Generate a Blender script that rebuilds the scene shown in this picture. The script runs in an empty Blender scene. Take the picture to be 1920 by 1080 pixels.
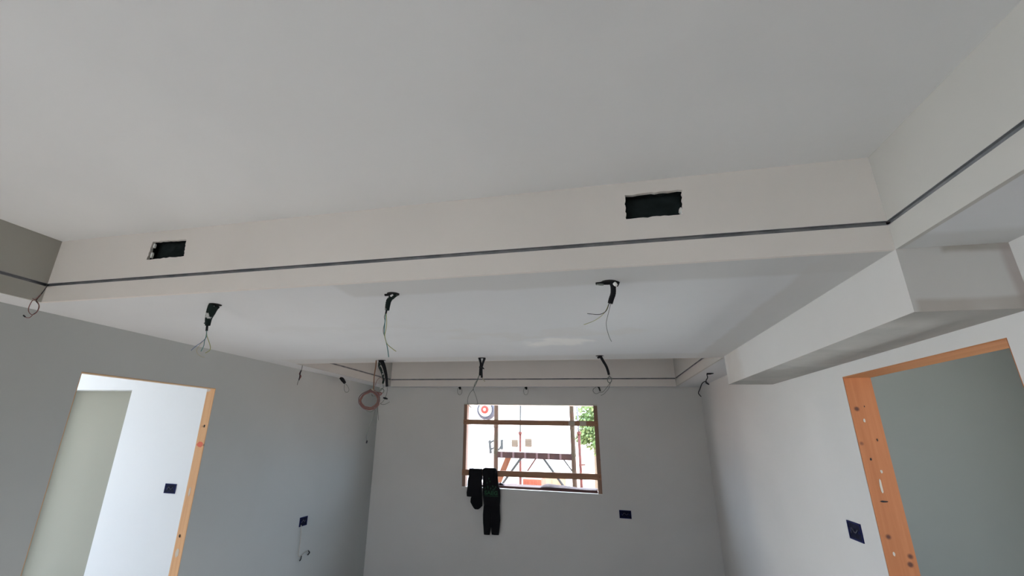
import bpy, bmesh, math, random
from mathutils import Vector, Matrix, noise as mnoise
random.seed(7)
scn = bpy.context.scene
C = scn.collection

# ------------------------------------------------------------------ camera
K = 0.45                      # metres per survey unit
CAMZ = 1.87                   # phone held overhead
FPX, PX, PY = 847.09, 888.58, 523.27
RX, RY, RZ = 0.3282, -0.0254, 0.2590
Rc = (Matrix.Rotation(RZ, 3, 'Z') @ Matrix.Rotation(RX, 3, 'X') @ Matrix.Rotation(RY, 3, 'Y'))
CAM = Vector((0, 0, CAMZ))
cd = bpy.data.cameras.new('camera'); cam = bpy.data.objects.new('camera', cd); C.objects.link(cam)
right, fwd, up = Rc.col[0], Rc.col[1], Rc.col[2]
m = Matrix.Identity(4)
for i in range(3):
    m[i][0] = right[i]; m[i][1] = up[i]; m[i][2] = -fwd[i]
m.translation = CAM
cam.matrix_world = m
cd.sensor_width = 36.0; cd.sensor_fit = 'HORIZONTAL'
cd.lens = FPX / 1920 * 36
cd.shift_x = (960 - PX) / 1920
cd.shift_y = -(540 - PY) / 1920
cd.clip_start = 0.02; cd.clip_end = 300
scn.camera = cam

# ------------------------------------------------------------------ colour management
vs = scn.view_settings
vs.view_transform = 'Standard'; vs.look = 'None'; vs.gamma = 1.0; vs.use_curve_mapping = False
vs.exposure = 0.45

# ------------------------------------------------------------------ world: bright overcast sky
w = bpy.data.worlds.new('sky'); scn.world = w; w.use_nodes = True
nt = w.node_tree; nt.nodes.clear()
wo = nt.nodes.new('ShaderNodeOutputWorld'); bg = nt.nodes.new('ShaderNodeBackground')
tc = nt.nodes.new('ShaderNodeTexCoord'); sp = nt.nodes.new('ShaderNodeSeparateXYZ')
rp = nt.nodes.new('ShaderNodeValToRGB')
rp.color_ramp.elements[0].position = 0.0; rp.color_ramp.elements[0].color = (0.30, 0.29, 0.27, 1)
rp.color_ramp.elements[1].position = 1.0; rp.color_ramp.elements[1].color = (0.94, 1.10, 1.30, 1)
e = rp.color_ramp.elements.new(0.49); e.color = (0.34, 0.33, 0.31, 1)
e = rp.color_ramp.elements.new(0.53); e.color = (0.75, 0.90, 1.10, 1)
mm = nt.nodes.new('ShaderNodeMath'); mm.operation = 'MULTIPLY_ADD'; mm.inputs[1].default_value = 0.5; mm.inputs[2].default_value = 0.5
nt.links.new(tc.outputs['Generated'], sp.inputs[0]); nt.links.new(sp.outputs['Z'], mm.inputs[0])
nt.links.new(mm.outputs[0], rp.inputs[0]); nt.links.new(rp.outputs[0], bg.inputs[0])
bg.inputs[1].default_value = 7.5
nt.links.new(bg.outputs[0], wo.inputs[0])

sl = bpy.data.lights.new('sun', 'SUN'); sl.energy = 52.0; sl.angle = math.radians(6); sl.color = (1.0, 0.965, 0.94)
so = bpy.data.objects.new('sun', sl); C.objects.link(so)
so.rotation_euler = Vector((0.13, -1.0, 0.36)).to_track_quat('Z', 'Y').to_euler()

# ------------------------------------------------------------------ room dimensions (metres)
XL, XR = -2.503, 1.0506                 # side walls
XTL, XTR = -2.3136, 0.8089              # side faces of the ceiling trays
YF, YB, Y2, YW = 1.3685, 3.2085, 5.025, 5.140
YN, YBACK = -2.9, -3.3                  # near edge of the tray, back wall
H1, HS, H2, HB = 2.6527, 2.4433, 2.365, 2.191
YBR = 3.15
DL = (1.748, 2.629, 2.116); DR = (1.471, 2.332, 2.139)
WX0, WX1, WZ0, WZ1 = -1.439, 0.0252, 1.313, 2.1875
TL = 0.065; TR_ = 0.10; TW = 0.34
FWB = (-2.0, -1.1, 2.2)      # French window in the back wall: x0, x1, head
FWL = (-1.35, 0.56, 2.14)    # French window in the left wall: y0, y1, head height
AX0, AY0, AY1 = -6.2, 0.62, 3.30  # room through the left doorway

def portal(name, loc, rot, sx, sy):
    l = bpy.data.lights.new(name, 'AREA'); l.shape = 'RECTANGLE'; l.size = sx; l.size_y = sy
    l.cycles.is_portal = True
    o = bpy.data.objects.new(name, l); o.location = loc; o.rotation_euler = rot; C.objects.link(o)
portal('window_daylight_left', (XL-0.33, (FWL[0]+FWL[1])/2, FWL[2]/2), (0, -math.pi/2, 0), FWL[2], FWL[1]-FWL[0])
portal('window_daylight_back', ((FWB[0]+FWB[1])/2, YBACK-.35, (1+FWB[2])/2), (math.pi/2, 0, 0), FWB[1]-FWB[0], FWB[2]-1)
portal('window_daylight_far', ((WX0+WX1)/2, YW+TW, (WZ0+WZ1)/2), (-math.pi/2, 0, 0), WX1-WX0, WZ1-WZ0)
portal('window_daylight_right_room', (2.56, 1.385, 1.7), (0, math.pi/2, 0), 1.3, 1.33)
portal('window_daylight_next_room', (AX0-0.33, 1.8, 1.175), (0, -math.pi/2, 0), 2.25, 2.2)

# ------------------------------------------------------------------ unprojection of surveyed image points
def ray(u, v):
    return (right * ((u - PX) / FPX) + fwd + up * (-(v - PY) / FPX))
def onX(u, v, X): d = ray(u, v); return CAM + d * ((X - CAM.x) / d.x)
def onY(u, v, Y): d = ray(u, v); return CAM + d * ((Y - CAM.y) / d.y)
def onZ(u, v, Z): d = ray(u, v); return CAM + d * ((Z - CAM.z) / d.z)

# ------------------------------------------------------------------ materials
MATS = {}
def mat(name, col, rough=0.8, metal=0.0, vary=0.0, vscale=8.0, bump=0.0, bscale=60.0, col2=None, thr=None, emit=None):
    if name in MATS: return MATS[name]
    M = bpy.data.materials.new(name); M.use_nodes = True; MATS[name] = M
    n = M.node_tree; b = n.nodes['Principled BSDF']
    b.inputs['Roughness'].default_value = rough; b.inputs['Metallic'].default_value = metal
    b.inputs['Base Color'].default_value = (*col, 1)
    if vary or col2:
        t = n.nodes.new('ShaderNodeTexCoord'); nz = n.nodes.new('ShaderNodeTexNoise')
        nz.inputs['Scale'].default_value = vscale; nz.inputs['Detail'].default_value = 5
        r = n.nodes.new('ShaderNodeValToRGB')
        c2 = col2 if col2 else tuple(c * (1 - vary) for c in col)
        a, bb = thr if thr else (0.35, 0.65)
        r.color_ramp.elements[0].position = a; r.color_ramp.elements[0].color = (*col, 1)
        r.color_ramp.elements[1].position = bb; r.color_ramp.elements[1].color = (*c2, 1)
        n.links.new(t.outputs['Object'], nz.inputs['Vector']); n.links.new(nz.outputs['Fac'], r.inputs[0])
        n.links.new(r.outputs[0], b.inputs['Base Color'])
    if bump:
        t = n.nodes.new('ShaderNodeTexCoord'); nz = n.nodes.new('ShaderNodeTexNoise')
        nz.inputs['Scale'].default_value = bscale; nz.inputs['Detail'].default_value = 6
        bp = n.nodes.new('ShaderNodeBump'); bp.inputs['Strength'].default_value = bump; bp.inputs['Distance'].default_value = 0.004
        n.links.new(t.outputs['Object'], nz.inputs['Vector']); n.links.new(nz.outputs['Fac'], bp.inputs['Height'])
        n.links.new(bp.outputs[0], b.inputs['Normal'])
    return M

def dull(M, r=0.85, sp_=0.12):
    b = M.node_tree.nodes['Principled BSDF']; b.inputs['Roughness'].default_value = r; b.inputs['Specular IOR Level'].default_value = sp_
    return M

def plaster(name, base, damp, stains=(), edge=None, blotch=0.05):
    """skimmed plaster: faint trowel mottling; stains = soft boxes (x0,x1,y0,y1,z0,z1,softness) of damp filler"""
    if name in MATS: return MATS[name]
    M = bpy.data.materials.new(name); M.use_nodes = True; MATS[name] = M
    n = M.node_tree; b = n.nodes['Principled BSDF']; b.inputs['Roughness'].default_value = 0.92
    b.inputs['Specular IOR Level'].default_value = 0.25
    g = n.nodes.new('ShaderNodeNewGeometry')
    nz = n.nodes.new('ShaderNodeTexNoise'); nz.inputs['Scale'].default_value = 1.6; nz.inputs['Detail'].default_value = 6; nz.inputs['Distortion'].default_value = 0.6
    n.links.new(g.outputs['Position'], nz.inputs['Vector'])
    r = n.nodes.new('ShaderNodeValToRGB')
    r.color_ramp.elements[0].position = 0.3; r.color_ramp.elements[0].color = (*[c*(1-blotch) for c in base], 1)
    r.color_ramp.elements[1].position = 0.7; r.color_ramp.elements[1].color = (*base, 1)
    n.links.new(nz.outputs['Fac'], r.inputs[0])
    out = r.outputs[0]
    if stains:
        wn = n.nodes.new('ShaderNodeTexNoise'); wn.inputs['Scale'].default_value = 5.0; wn.inputs['Detail'].default_value = 4
        n.links.new(g.outputs['Position'], wn.inputs['Vector'])
        sb = n.nodes.new('ShaderNodeVectorMath'); sb.operation = 'SUBTRACT'; sb.inputs[1].default_value = (0.5, 0.5, 0.5)
        n.links.new(wn.outputs['Color'], sb.inputs[0])
        for st in stains:
            x0, x1, y0, y1, z0, z1, soft, wob, col, amt = st
            sc = n.nodes.new('ShaderNodeVectorMath'); sc.operation = 'SCALE'; sc.inputs['Scale'].default_value = wob
            n.links.new(sb.outputs[0], sc.inputs[0])
            ad = n.nodes.new('ShaderNodeVectorMath'); ad.operation = 'ADD'
            n.links.new(g.outputs['Position'], ad.inputs[0]); n.links.new(sc.outputs[0], ad.inputs[1])
            s = n.nodes.new('ShaderNodeSeparateXYZ'); n.links.new(ad.outputs[0], s.inputs[0])
            fac = None
            for ax, lo, hi in (('X', x0, x1), ('Y', y0, y1), ('Z', z0, z1)):
                if lo is None: continue
                f1 = n.nodes.new('ShaderNodeMapRange'); f1.interpolation_type = 'SMOOTHSTEP'
                f1.inputs['From Min'].default_value = lo - soft; f1.inputs['From Max'].default_value = lo + soft
                f2 = n.nodes.new('ShaderNodeMapRange'); f2.interpolation_type = 'SMOOTHSTEP'
                f2.inputs['From Min'].default_value = hi + soft; f2.inputs['From Max'].default_value = hi - soft
                n.links.new(s.outputs[ax], f1.inputs[0]); n.links.new(s.outputs[ax], f2.inputs[0])
                p = n.nodes.new('ShaderNodeMath'); p.operation = 'MULTIPLY'
                n.links.new(f1.outputs[0], p.inputs[0]); n.links.new(f2.outputs[0], p.inputs[1])
                if fac is None: fac = p.outputs[0]
                else:
                    q = n.nodes.new('ShaderNodeMath'); q.operation = 'MULTIPLY'
                    n.links.new(fac, q.inputs[0]); n.links.new(p.outputs[0], q.inputs[1]); fac = q.outputs[0]
            a = n.nodes.new('ShaderNodeMath'); a.operation = 'MULTIPLY'; a.inputs[1].default_value = amt
            n.links.new(fac, a.inputs[0])
            mx = n.nodes.new('ShaderNodeMixRGB'); mx.inputs[2].default_value = (*col, 1)
            n.links.new(a.outputs[0], mx.inputs[0]); n.links.new(out, mx.inputs[1]); out = mx.outputs[0]
    n.links.new(out, b.inputs['Base Color'])
    bn = n.nodes.new('ShaderNodeTexNoise'); bn.inputs['Scale'].default_value = 9; bn.inputs['Detail'].default_value = 8
    bp = n.nodes.new('ShaderNodeBump'); bp.inputs['Strength'].default_value = 0.12; bp.inputs['Distance'].default_value = 0.01
    n.links.new(g.outputs['Position'], bn.inputs['Vector']); n.links.new(bn.outputs['Fac'], bp.inputs['Height'])
    n.links.new(bp.outputs[0], b.inputs['Normal'])
    return M

PB = (0.65, 0.645, 0.63)
DMP = (0.50, 0.48, 0.45)
m_plaster = plaster('plaster_wall', PB, DMP)
m_left = plaster('plaster_left_wall', (0.46, 0.48, 0.47), DMP)
m_ceil = plaster('plaster_upper_ceiling', (0.745, 0.75, 0.75), DMP, blotch=0.05)
m_low = plaster('plaster_lowered_ceiling', (0.68, 0.69, 0.70), DMP, blotch=0.05, stains=[
    (-0.9, XTR+.3, YF-.1, YF+0.17, None, None, 0.02, 0.05, (0.56, 0.56, 0.55), 0.7),
    (XTR-0.16, XTR+0.01, YF-.1, YB, None, None, 0.015, 0.06, (0.58, 0.575, 0.56), 0.75),
    (XTL, XTR+.3, YB-0.22, YB+.1, None, None, 0.04, 0.10, (0.60, 0.59, 0.57), 0.6),
    (-1.75, -0.75, 2.0, 2.12, None, None, 0.06, 0.6, (0.60, 0.60, 0.59), 0.28),
    (-0.75, 0.2, 2.25, 2.4, None, None, 0.05, 0.6, (0.63, 0.62, 0.60), 0.5),
    (-0.35, -0.05, 2.48, 2.62, None, None, 0.05, 0.45, (0.86, 0.85, 0.82), 0.7)])
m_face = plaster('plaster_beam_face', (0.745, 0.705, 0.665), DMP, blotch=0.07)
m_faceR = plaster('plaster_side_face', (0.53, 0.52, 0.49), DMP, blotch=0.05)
m_box = plaster('plaster_boxed_beam', (0.60, 0.59, 0.57), DMP, blotch=0.05, stains=[
    (XTR-.02, XTR+.01, 2.86, 3.13, None, None, 0.05, 0.15, (0.46, 0.40, 0.35), 0.75),
    (XTR+0.012, XR, YF-.02, YF+.006, HB-.02, HB+0.032, 0.008, 0.03, (0.43, 0.39, 0.35), 0.75),
    (XTR+0.10, XR, YF-.02, YF+.006, H2-0.018, H2+.02, 0.008, 0.03, (0.36, 0.33, 0.29), 0.8),
    (XR-0.022, XR+.02, YF-.02, YF+.006, HB, H2, 0.008, 0.03, (0.40, 0.34, 0.32), 0.7)])
m_dark_unseen = mat('dark_unseen_wall', (0.26, 0.17, 0.12), 0.95, vary=0.3, vscale=6, bump=0.4)  # dark colour for unseen near walls, chosen to cut bounced light
m_screed = mat('floor_screed', (0.42, 0.40, 0.375), 0.9, vary=0.15, vscale=3, bump=0.2)
m_wood = None
def wood(name, c1, c2, spots=True, axis='Z', whites=0.0):
    if name in MATS: return MATS[name]
    M = bpy.data.materials.new(name); M.use_nodes = True; MATS[name] = M
    n = M.node_tree; b = n.nodes['Principled BSDF']; b.inputs['Roughness'].default_value = 0.7
    t = n.nodes.new('ShaderNodeTexCoord'); mp = n.nodes.new('ShaderNodeMapping')
    s = {'X': (1.2, 30, 30), 'Y': (30, 1.2, 30), 'Z': (30, 30, 1.2)}[axis]
    mp.inputs['Scale'].default_value = s
    nz = n.nodes.new('ShaderNodeTexNoise'); nz.inputs['Scale'].default_value = 1.5; nz.inputs['Detail'].default_value = 6; nz.inputs['Distortion'].default_value = 1.2
    r = n.nodes.new('ShaderNodeValToRGB')
    r.color_ramp.elements[0].position = 0.3; r.color_ramp.elements[0].color = (*c1, 1)
    r.color_ramp.elements[1].position = 0.72; r.color_ramp.elements[1].color = (*c2, 1)
    n.links.new(t.outputs['Object'], mp.inputs[0]); n.links.new(mp.outputs[0], nz.inputs['Vector']); n.links.new(nz.outputs['Fac'], r.inputs[0])
    out = r.outputs[0]
    if spots:
        v = n.nodes.new('ShaderNodeTexVoronoi'); v.inputs['Scale'].default_value = 9
        rr = n.nodes.new('ShaderNodeValToRGB'); rr.color_ramp.elements[0].position = 0.05; rr.color_ramp.elements[0].color = (1, 1, 1, 1)
        rr.color_ramp.elements[1].position = 0.11; rr.color_ramp.elements[1].color = (0, 0, 0, 1)
        mx = n.nodes.new('ShaderNodeMixRGB'); mx.inputs[2].default_value = (c1[0]*.25, c1[1]*.2, c1[2]*.2, 1)
        n.links.new(t.outputs['Object'], v.inputs['Vector']); n.links.new(v.outputs['Distance'], rr.inputs[0])
        n.links.new(rr.outputs[0], mx.inputs[0]); n.links.new(out, mx.inputs[1]); out = mx.outputs[0]
    if whites:
        z2 = n.nodes.new('ShaderNodeTexNoise'); z2.inputs['Scale'].default_value = 7; z2.inputs['Detail'].default_value = 3
        r2 = n.nodes.new('ShaderNodeValToRGB'); r2.color_ramp.elements[0].position = 1-whites; r2.color_ramp.elements[0].color = (0, 0, 0, 1)
        r2.color_ramp.elements[1].position = min(1, 1-whites+.03); r2.color_ramp.elements[1].color = (1, 1, 1, 1)
        mx = n.nodes.new('ShaderNodeMixRGB'); mx.inputs[2].default_value = (0.55, 0.50, 0.45, 1)
        n.links.new(t.outputs['Object'], z2.inputs['Vector']); n.links.new(z2.outputs['Fac'], r2.inputs[0])
        n.links.new(r2.outputs[0], mx.inputs[0]); n.links.new(out, mx.inputs[1]); out = mx.outputs[0]
    n.links.new(out, b.inputs['Base Color'])
    return M
m_pine = wood('pine_subframe', (0.56, 0.30, 0.135), (0.68, 0.40, 0.20), whites=0.32)
m_oran = wood('orange_pine_subframe', (0.36, 0.115, 0.03), (0.43, 0.15, 0.048))
m_oranY = wood('orange_pine_lintel', (0.42, 0.165, 0.055), (0.50, 0.215, 0.085), axis='Y', spots=False)
m_pineY = wood('pine_lintel', (0.40, 0.25, 0.12), (0.50, 0.33, 0.18), axis='Y', spots=False)
m_batten = wood('brown_batten', (0.30, 0.150, 0.085), (0.40, 0.22, 0.13), axis='X')
m_post = wood('brown_window_post', (0.24, 0.145, 0.10), (0.33, 0.20, 0.14))
m_lead = mat('red_pencil_mark', (0.62, 0.14, 0.08), 0.8)
m_filler = mat('white_filler_smear', (0.52, 0.46, 0.38), 0.9)
m_alu = mat('grey_channel_metal', (0.13, 0.14, 0.155), 0.6, 0.0, col2=(0.25, 0.25, 0.26), vscale=14)
m_duct = mat('black_duct_plastic', (0.018, 0.026, 0.026), 0.5, vary=0.4, vscale=25, bump=0.5, bscale=25)
m_black = mat('black_corrugated_plastic', (0.016, 0.016, 0.018), 0.45)
m_tape = mat('black_tape_with_plaster_splashes', (0.012, 0.020, 0.018), 0.5, col2=(0.45, 0.46, 0.45), vscale=38, thr=(0.60, 0.64))
m_white = mat('white_plaster_lump', (0.75, 0.75, 0.73), 0.9)
m_hole = mat('hole_shade_and_knot', (0.03, 0.028, 0.027), 0.95)  # paints the dark of the ceiling holes; also colours knots
m_blue = mat('blue_wire', (0.09, 0.14, 0.28), 0.5)
m_teal = mat('teal_wire', (0.05, 0.20, 0.20), 0.5)
m_yg = mat('yellow_green_wire', (0.33, 0.34, 0.12), 0.5)
m_gw = mat('grey_green_wire', (0.15, 0.17, 0.15), 0.5)
m_cream = mat('cream_wire', (0.45, 0.42, 0.30), 0.5)
m_red = mat('red_brown_wire', (0.17, 0.06, 0.05), 0.5)
m_brown = mat('brown_wire', (0.14, 0.08, 0.055), 0.5)
m_purp = mat('purple_grey_wire', (0.14, 0.085, 0.095), 0.5)
m_orcord = mat('orange_cord', (0.20, 0.10, 0.05), 0.5)
m_dk = mat('dark_wire', (0.03, 0.03, 0.035), 0.5)
m_bbox = mat('dark_blue_box_plastic', (0.012, 0.016, 0.075), 0.4)
m_bbox2 = mat('inner_box_plastic', (0.006, 0.008, 0.03), 0.5, vary=0.6, vscale=60)
m_cloth = mat('black_cloth', (0.009, 0.009, 0.011), 0.95, bump=0.4, bscale=120)
for q_ in (m_duct, m_black, m_tape, m_bbox, m_bbox2, m_dk, m_hole, m_cloth): dull(q_)
m_print = mat('green_print', (0.006, 0.055, 0.022), 0.8)

# ------------------------------------------------------------------ mesh helpers
def link(name, bm, M, parent=None, smooth=False):
    me = bpy.data.meshes.new(name); bm.normal_update(); bm.to_mesh(me); bm.free()
    me.materials.append(M)
    if smooth:
        for p in me.polygons: p.use_smooth = True
    o = bpy.data.objects.new(name, me); C.objects.link(o)
    if parent: o.parent = parent; o.matrix_parent_inverse = Matrix.Translation(-parent.location) if parent.location.length else Matrix.Identity(4)
    return o
def box(bm, x0, x1, y0, y1, z0, z1, bev=0.0):
    v = [bm.verts.new((x, y, z)) for x in (x0, x1) for y in (y0, y1) for z in (z0, z1)]
    for f in ((0,1,3,2), (4,6,7,5), (0,4,5,1), (2,3,7,6), (0,2,6,4), (1,5,7,3)):
        bm.faces.new([v[i] for i in f])
    if bev:
        es = list({e for q in v for e in q.link_edges})
        bmesh.ops.bevel(bm, geom=es, offset=bev, segments=2, affect='EDGES')
def tag(o, label, cat, group=None, kind=None):
    o['label'] = label; o['category'] = cat
    if group: o['group'] = group
    if kind: o['kind'] = kind
    return o
def struct(name, bm, M, label=None, cat=None):
    o = link(name, bm, M); o['kind'] = 'structure'
    if label: o['label'] = label; o['category'] = cat
    return o
def empty(name, loc, label, cat, group=None, kind=None):
    o = bpy.data.objects.new(name, None); o.location = loc; o.empty_display_size = 0.05; C.objects.link(o)
    return tag(o, label, cat, group, kind)
def smooth_path(pts, n=6):
    P = [Vector(p) for p in pts]
    if len(P) < 3: 
        return [P[0].lerp(P[-1], i/4) for i in range(5)]
    out = []
    for i in range(len(P)-1):
        p0 = P[i-1] if i else P[0]*2-P[1]; p1 = P[i]; p2 = P[i+1]
        p3 = P[i+2] if i+2 < len(P) else P[-1]*2-P[-2]
        for k in range(n):
            t = k/n
            out.append(0.5*((2*p1)+(p2-p0)*t+(2*p0-5*p1+4*p2-p3)*t*t+(3*p1-p0-3*p2+p3)*t**3))
    out.append(P[-1]); return out
def tube(bm, pts, r, seg=8, sm=6, corr=0.0, cap=True, squash=1.0):
    """swept tube; r = radius or list per control point; corr = corrugation depth"""
    path = smooth_path(pts, sm)
    if isinstance(r, (int, float)): rad = [r]*len(path)
    else:
        rad = []
        for i in range(len(path)):
            t = i/(len(path)-1)*(len(r)-1); a = int(min(t, len(r)-2)); rad.append(r[a]*(1-(t-a))+r[a+1]*(t-a))
    if corr:      # resample finely
        q = []; qr = []
        for i in range(len(path)-1):
            L = (path[i+1]-path[i]).length; k = max(1, int(L/0.002))
            for j in range(k):
                q.append(path[i].lerp(path[i+1], j/k)); qr.append(rad[i]*(1-j/k)+rad[i+1]*j/k)
        q.append(path[-1]); qr.append(rad[-1])
        path = q; rad = [a*(1+(corr if i % 2 else -corr)) for i, a in enumerate(qr)]
    t0 = (path[1]-path[0]).normalized()
    nrm = t0.orthogonal().normalized(); rings = []
    for i, p in enumerate(path):
        t = (path[min(i+1, len(path)-1)]-path[max(i-1, 0)])
        t = t.normalized() if t.length > 1e-9 else t0
        nrm = (nrm - t*nrm.dot(t)); nrm = nrm.normalized() if nrm.length > 1e-6 else t.orthogonal().normalized()
        bi = t.cross(nrm)
        rings.append([bm.verts.new(p+(nrm*math.cos(a)+bi*math.sin(a)*squash)*rad[i]) for a in [2*math.pi*k/seg for k in range(seg)]])
    for a, b in zip(rings, rings[1:]):
        for k in range(seg): bm.faces.new((a[k], a[(k+1) % seg], b[(k+1) % seg], b[k]))
    if cap:
        bm.faces.new(rings[0][::-1]); bm.faces.new(rings[-1])
def wall_panels(name, fixed, lo, hi, u0, u1, z0, z1, holes, M, label, cat='wall'):
    """wall slab with rectangular holes; fixed = 'X' or 'Y' normal axis"""
    us = sorted({u0, u1, *[h[0] for h in holes], *[h[1] for h in holes]})
    zs = sorted({z0, z1, *[h[2] for h in holes], *[h[3] for h in holes]})
    nu, nz_ = len(us)-1, len(zs)-1
    solid = [[not any(h[0] <= (us[i]+us[i+1])/2 <= h[1] and h[2] <= (zs[j]+zs[j+1])/2 <= h[3] for h in holes) for j in range(nz_)] for i in range(nu)]
    bm = bmesh.new(); cache = {}
    def V(i, j, k):
        key = (i, j, k)
        if key not in cache:
            f = hi if k else lo
            cache[key] = bm.verts.new((f, us[i], zs[j]) if fixed == 'X' else (us[i], f, zs[j]))
        return cache[key]
    for i in range(nu):
        for j in range(nz_):
            if not solid[i][j]: continue
            for k in (0, 1): bm.faces.new([V(i, j, k), V(i+1, j, k), V(i+1, j+1, k), V(i, j+1, k)][::(1 if k else -1)])
            for di, dj, a, b in ((-1, 0, (i, j), (i, j+1)), (1, 0, (i+1, j), (i+1, j+1)), (0, -1, (i, j), (i+1, j)), (0, 1, (i, j+1), (i+1, j+1))):
                ii, jj = i+di, j+dj
                if 0 <= ii < nu and 0 <= jj < nz_ and solid[ii][jj]: continue
                bm.faces.new([V(*a, 0), V(*b, 0), V(*b, 1), V(*a, 1)])
    bmesh.ops.recalc_face_normals(bm, faces=bm.faces)
    return struct(name, bm, M, label, cat)

# ------------------------------------------------------------------ room shell
bm = bmesh.new(); box(bm, -6.7, 2.56, YBACK-.35, YW+TW+.0, -0.15, 0.0)
struct('floor', bm, m_screed, 'bare grey-beige screed floor of the unfinished house', 'floor')
bm = bmesh.new(); box(bm, -6.7, 2.56, YBACK-.35, YW+TW, H1, H1+0.2)
struct('ceiling', bm, m_ceil, 'pale grey skimmed upper ceiling inside the front recess', 'ceiling')
wall_panels('wall_left', 'X', XL-TL, XL, 0.62-0.001, YW, 0, H1, [(DL[0], DL[1], -1, DL[2])], m_left, 'grey-green plastered left wall with a doorway cut in it')
wall_panels('wall_left_front', 'X', XL-0.32, XL, YBACK, 0.62-0.001, 0, H1, [(FWL[0], FWL[1], -1, FWL[2])], m_plaster, 'left outer wall beside the camera with a French window opening')
wall_panels('wall_right', 'X', XR, XR+TR_, 0.62, YW, 0, H1, [(DR[0], DR[1], -1, DR[2])], m_plaster, 'plastered right wall with a timber-lined doorway')
wall_panels('wall_right_front', 'X', XR, XR+0.32, YBACK, 0.62, 0, H1, [], m_dark_unseen, 'unseen right outer wall beside the camera, darkened to cut bounced light')
wall_panels('wall_far', 'Y', YW, YW+TW, -6.7, 2.56, 0, H1, [(WX0, WX1, WZ0, WZ1)], m_plaster, 'plastered far wall with the open window hole')
wall_panels('wall_back', 'Y', YBACK-.34, YBACK, -6.7, 2.56, 0, H1, [(FWB[0], FWB[1], 1.0, FWB[2])], m_dark_unseen, 'unseen wall behind the camera, darkened to cut bounced light')

# lowered ceiling: one plate around both recesses
def plate(bm, x0, x1, y0, y1): box(bm, x0, x1, y0, y1, H2, H2+0.0125)
bm = bmesh.new()
e_ = 0.0125
plate(bm, XL, XTL-e_, YBACK, YW); plate(bm, XTR+e_, XR, YBACK, YW)
plate(bm, XTL-e_, XTR+e_, YF+e_, YB-e_); plate(bm, XTL-e_, XTR+e_, Y2+e_, YW); plate(bm, XTL-e_, XTR+e_, YBACK, YN-e_)
bmesh.ops.remove_doubles(bm, verts=bm.verts, dist=1e-5)
o = struct('ceiling_lowered', bm, m_low, 'lowered pale ceiling with darker damp filler bands along its edges', 'ceiling')

# upright faces of the recesses: board above the slot, board below it
SL = 0.0065                                     # half height of the light slot
BT = 0.0125
def ragged(x0, x1, z0, z1, n=9, a=0.0022):
    pts = []
    for i in range(n*2): t = i/(n*2); pts.append((x0+(x1-x0)*t, z0+random.uniform(-a, a)))
    for i in range(n): t = i/n; pts.append((x1+random.uniform(-a, a), z0+(z1-z0)*t))
    for i in range(n*2): t = i/(n*2); pts.append((x1+(x0-x1)*t, z1+random.uniform(-a, a)))
    for i in range(n): t = i/n; pts.append((x0+random.uniform(-a, a), z1+(z0-z1)*t))
    return pts
def hole_from_px(us):
    P = [onY(u, v, YF) for u, v in us]
    return P
# corners measured on the beam face, left and right of each other
hl = hole_from_px([(275, 487), (345, 480), (349, 449), (287, 453)])
hr = hole_from_px([(1174, 411), (1280, 401), (1279, 356), (1171, 366)])
def ragged_quad(q, n=13, a=0.0020):
    pts = []
    for i in range(4):
        A, B = q[i], q[(i+1) % 4]
        for k in range(n):
            t = k/n; p = A.lerp(B, t); w_ = a if 0 < k else 0
            pts.append((p.x+random.uniform(-w_, w_), p.z+random.uniform(-w_, w_)))
    return pts
RL, RR = ragged_quad(hl), ragged_quad(hr)
RR = [(x, z) for x, z in RR]
def face_with_holes(x0, x1, z0, z1, holes, yf, th):
    bm = bmesh.new()
    def loop(pts):
        vs = [bm.verts.new((x, yf, z)) for x, z in pts]
        return [bm.edges.new((vs[i], vs[(i+1) % len(vs)])) for i in range(len(vs))]
    ed = loop([(x0, z0), (x1, z0), (x1, z1), (x0, z1)])
    for h in holes: ed += loop(h)
    bmesh.ops.triangle_fill(bm, use_beauty=True, use_dissolve=False, edges=ed)
    r = bmesh.ops.extrude_face_region(bm, geom=list(bm.faces))
    for v in r['geom']:
        if isinstance(v, bmesh.types.BMVert): v.co.y += th
    bmesh.ops.recalc_face_normals(bm, faces=bm.faces)
    return bm
bm = face_with_holes(XTL-BT, XTR+BT, HS+SL, H1, [RL, RR], YF, BT)
box(bm, XTL-BT, XTR+BT, YF, YF+BT, H2, HS-SL)
struct('trim_1', bm, m_face, 'upright beige plaster face of the dropped beam with two rough rectangular cut-outs', 'beam face')
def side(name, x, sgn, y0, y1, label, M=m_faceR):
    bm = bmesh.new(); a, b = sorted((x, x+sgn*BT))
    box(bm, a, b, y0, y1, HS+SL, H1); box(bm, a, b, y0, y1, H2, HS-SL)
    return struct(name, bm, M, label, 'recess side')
side('trim_2', XTL, -1, YN, YF, 'left upright side of the front ceiling recess', plaster('plaster_shaded_dirty_side', (0.43, 0.42, 0.375), DMP, blotch=0.12))  # darker than the right side: shade painted in along with some dirt
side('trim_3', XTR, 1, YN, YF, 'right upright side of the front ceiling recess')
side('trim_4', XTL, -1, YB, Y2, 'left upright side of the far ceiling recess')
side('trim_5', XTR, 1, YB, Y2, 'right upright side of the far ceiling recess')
bm = bmesh.new(); box(bm, XTL-BT, XTR+BT, Y2, Y2+BT, HS+SL, H1); box(bm, XTL-BT, XTR+BT, Y2, Y2+BT, H2, HS-SL)
struct('trim_6', bm, m_face, 'far upright side of the far ceiling recess above the window wall', 'recess side')
bm = bmesh.new(); box(bm, XTL-BT, XTR+BT, YB-BT, YB, H2, H1)
struct('trim_7', bm, m_face, 'back side of the dropped beam facing the window', 'recess side')
bm = bmesh.new(); box(bm, XTL-BT, XTR+BT, YN-BT, YN, H2, H1)
struct('trim_8', bm, m_face, 'near upright side of the front recess behind the camera', 'recess side')

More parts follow.
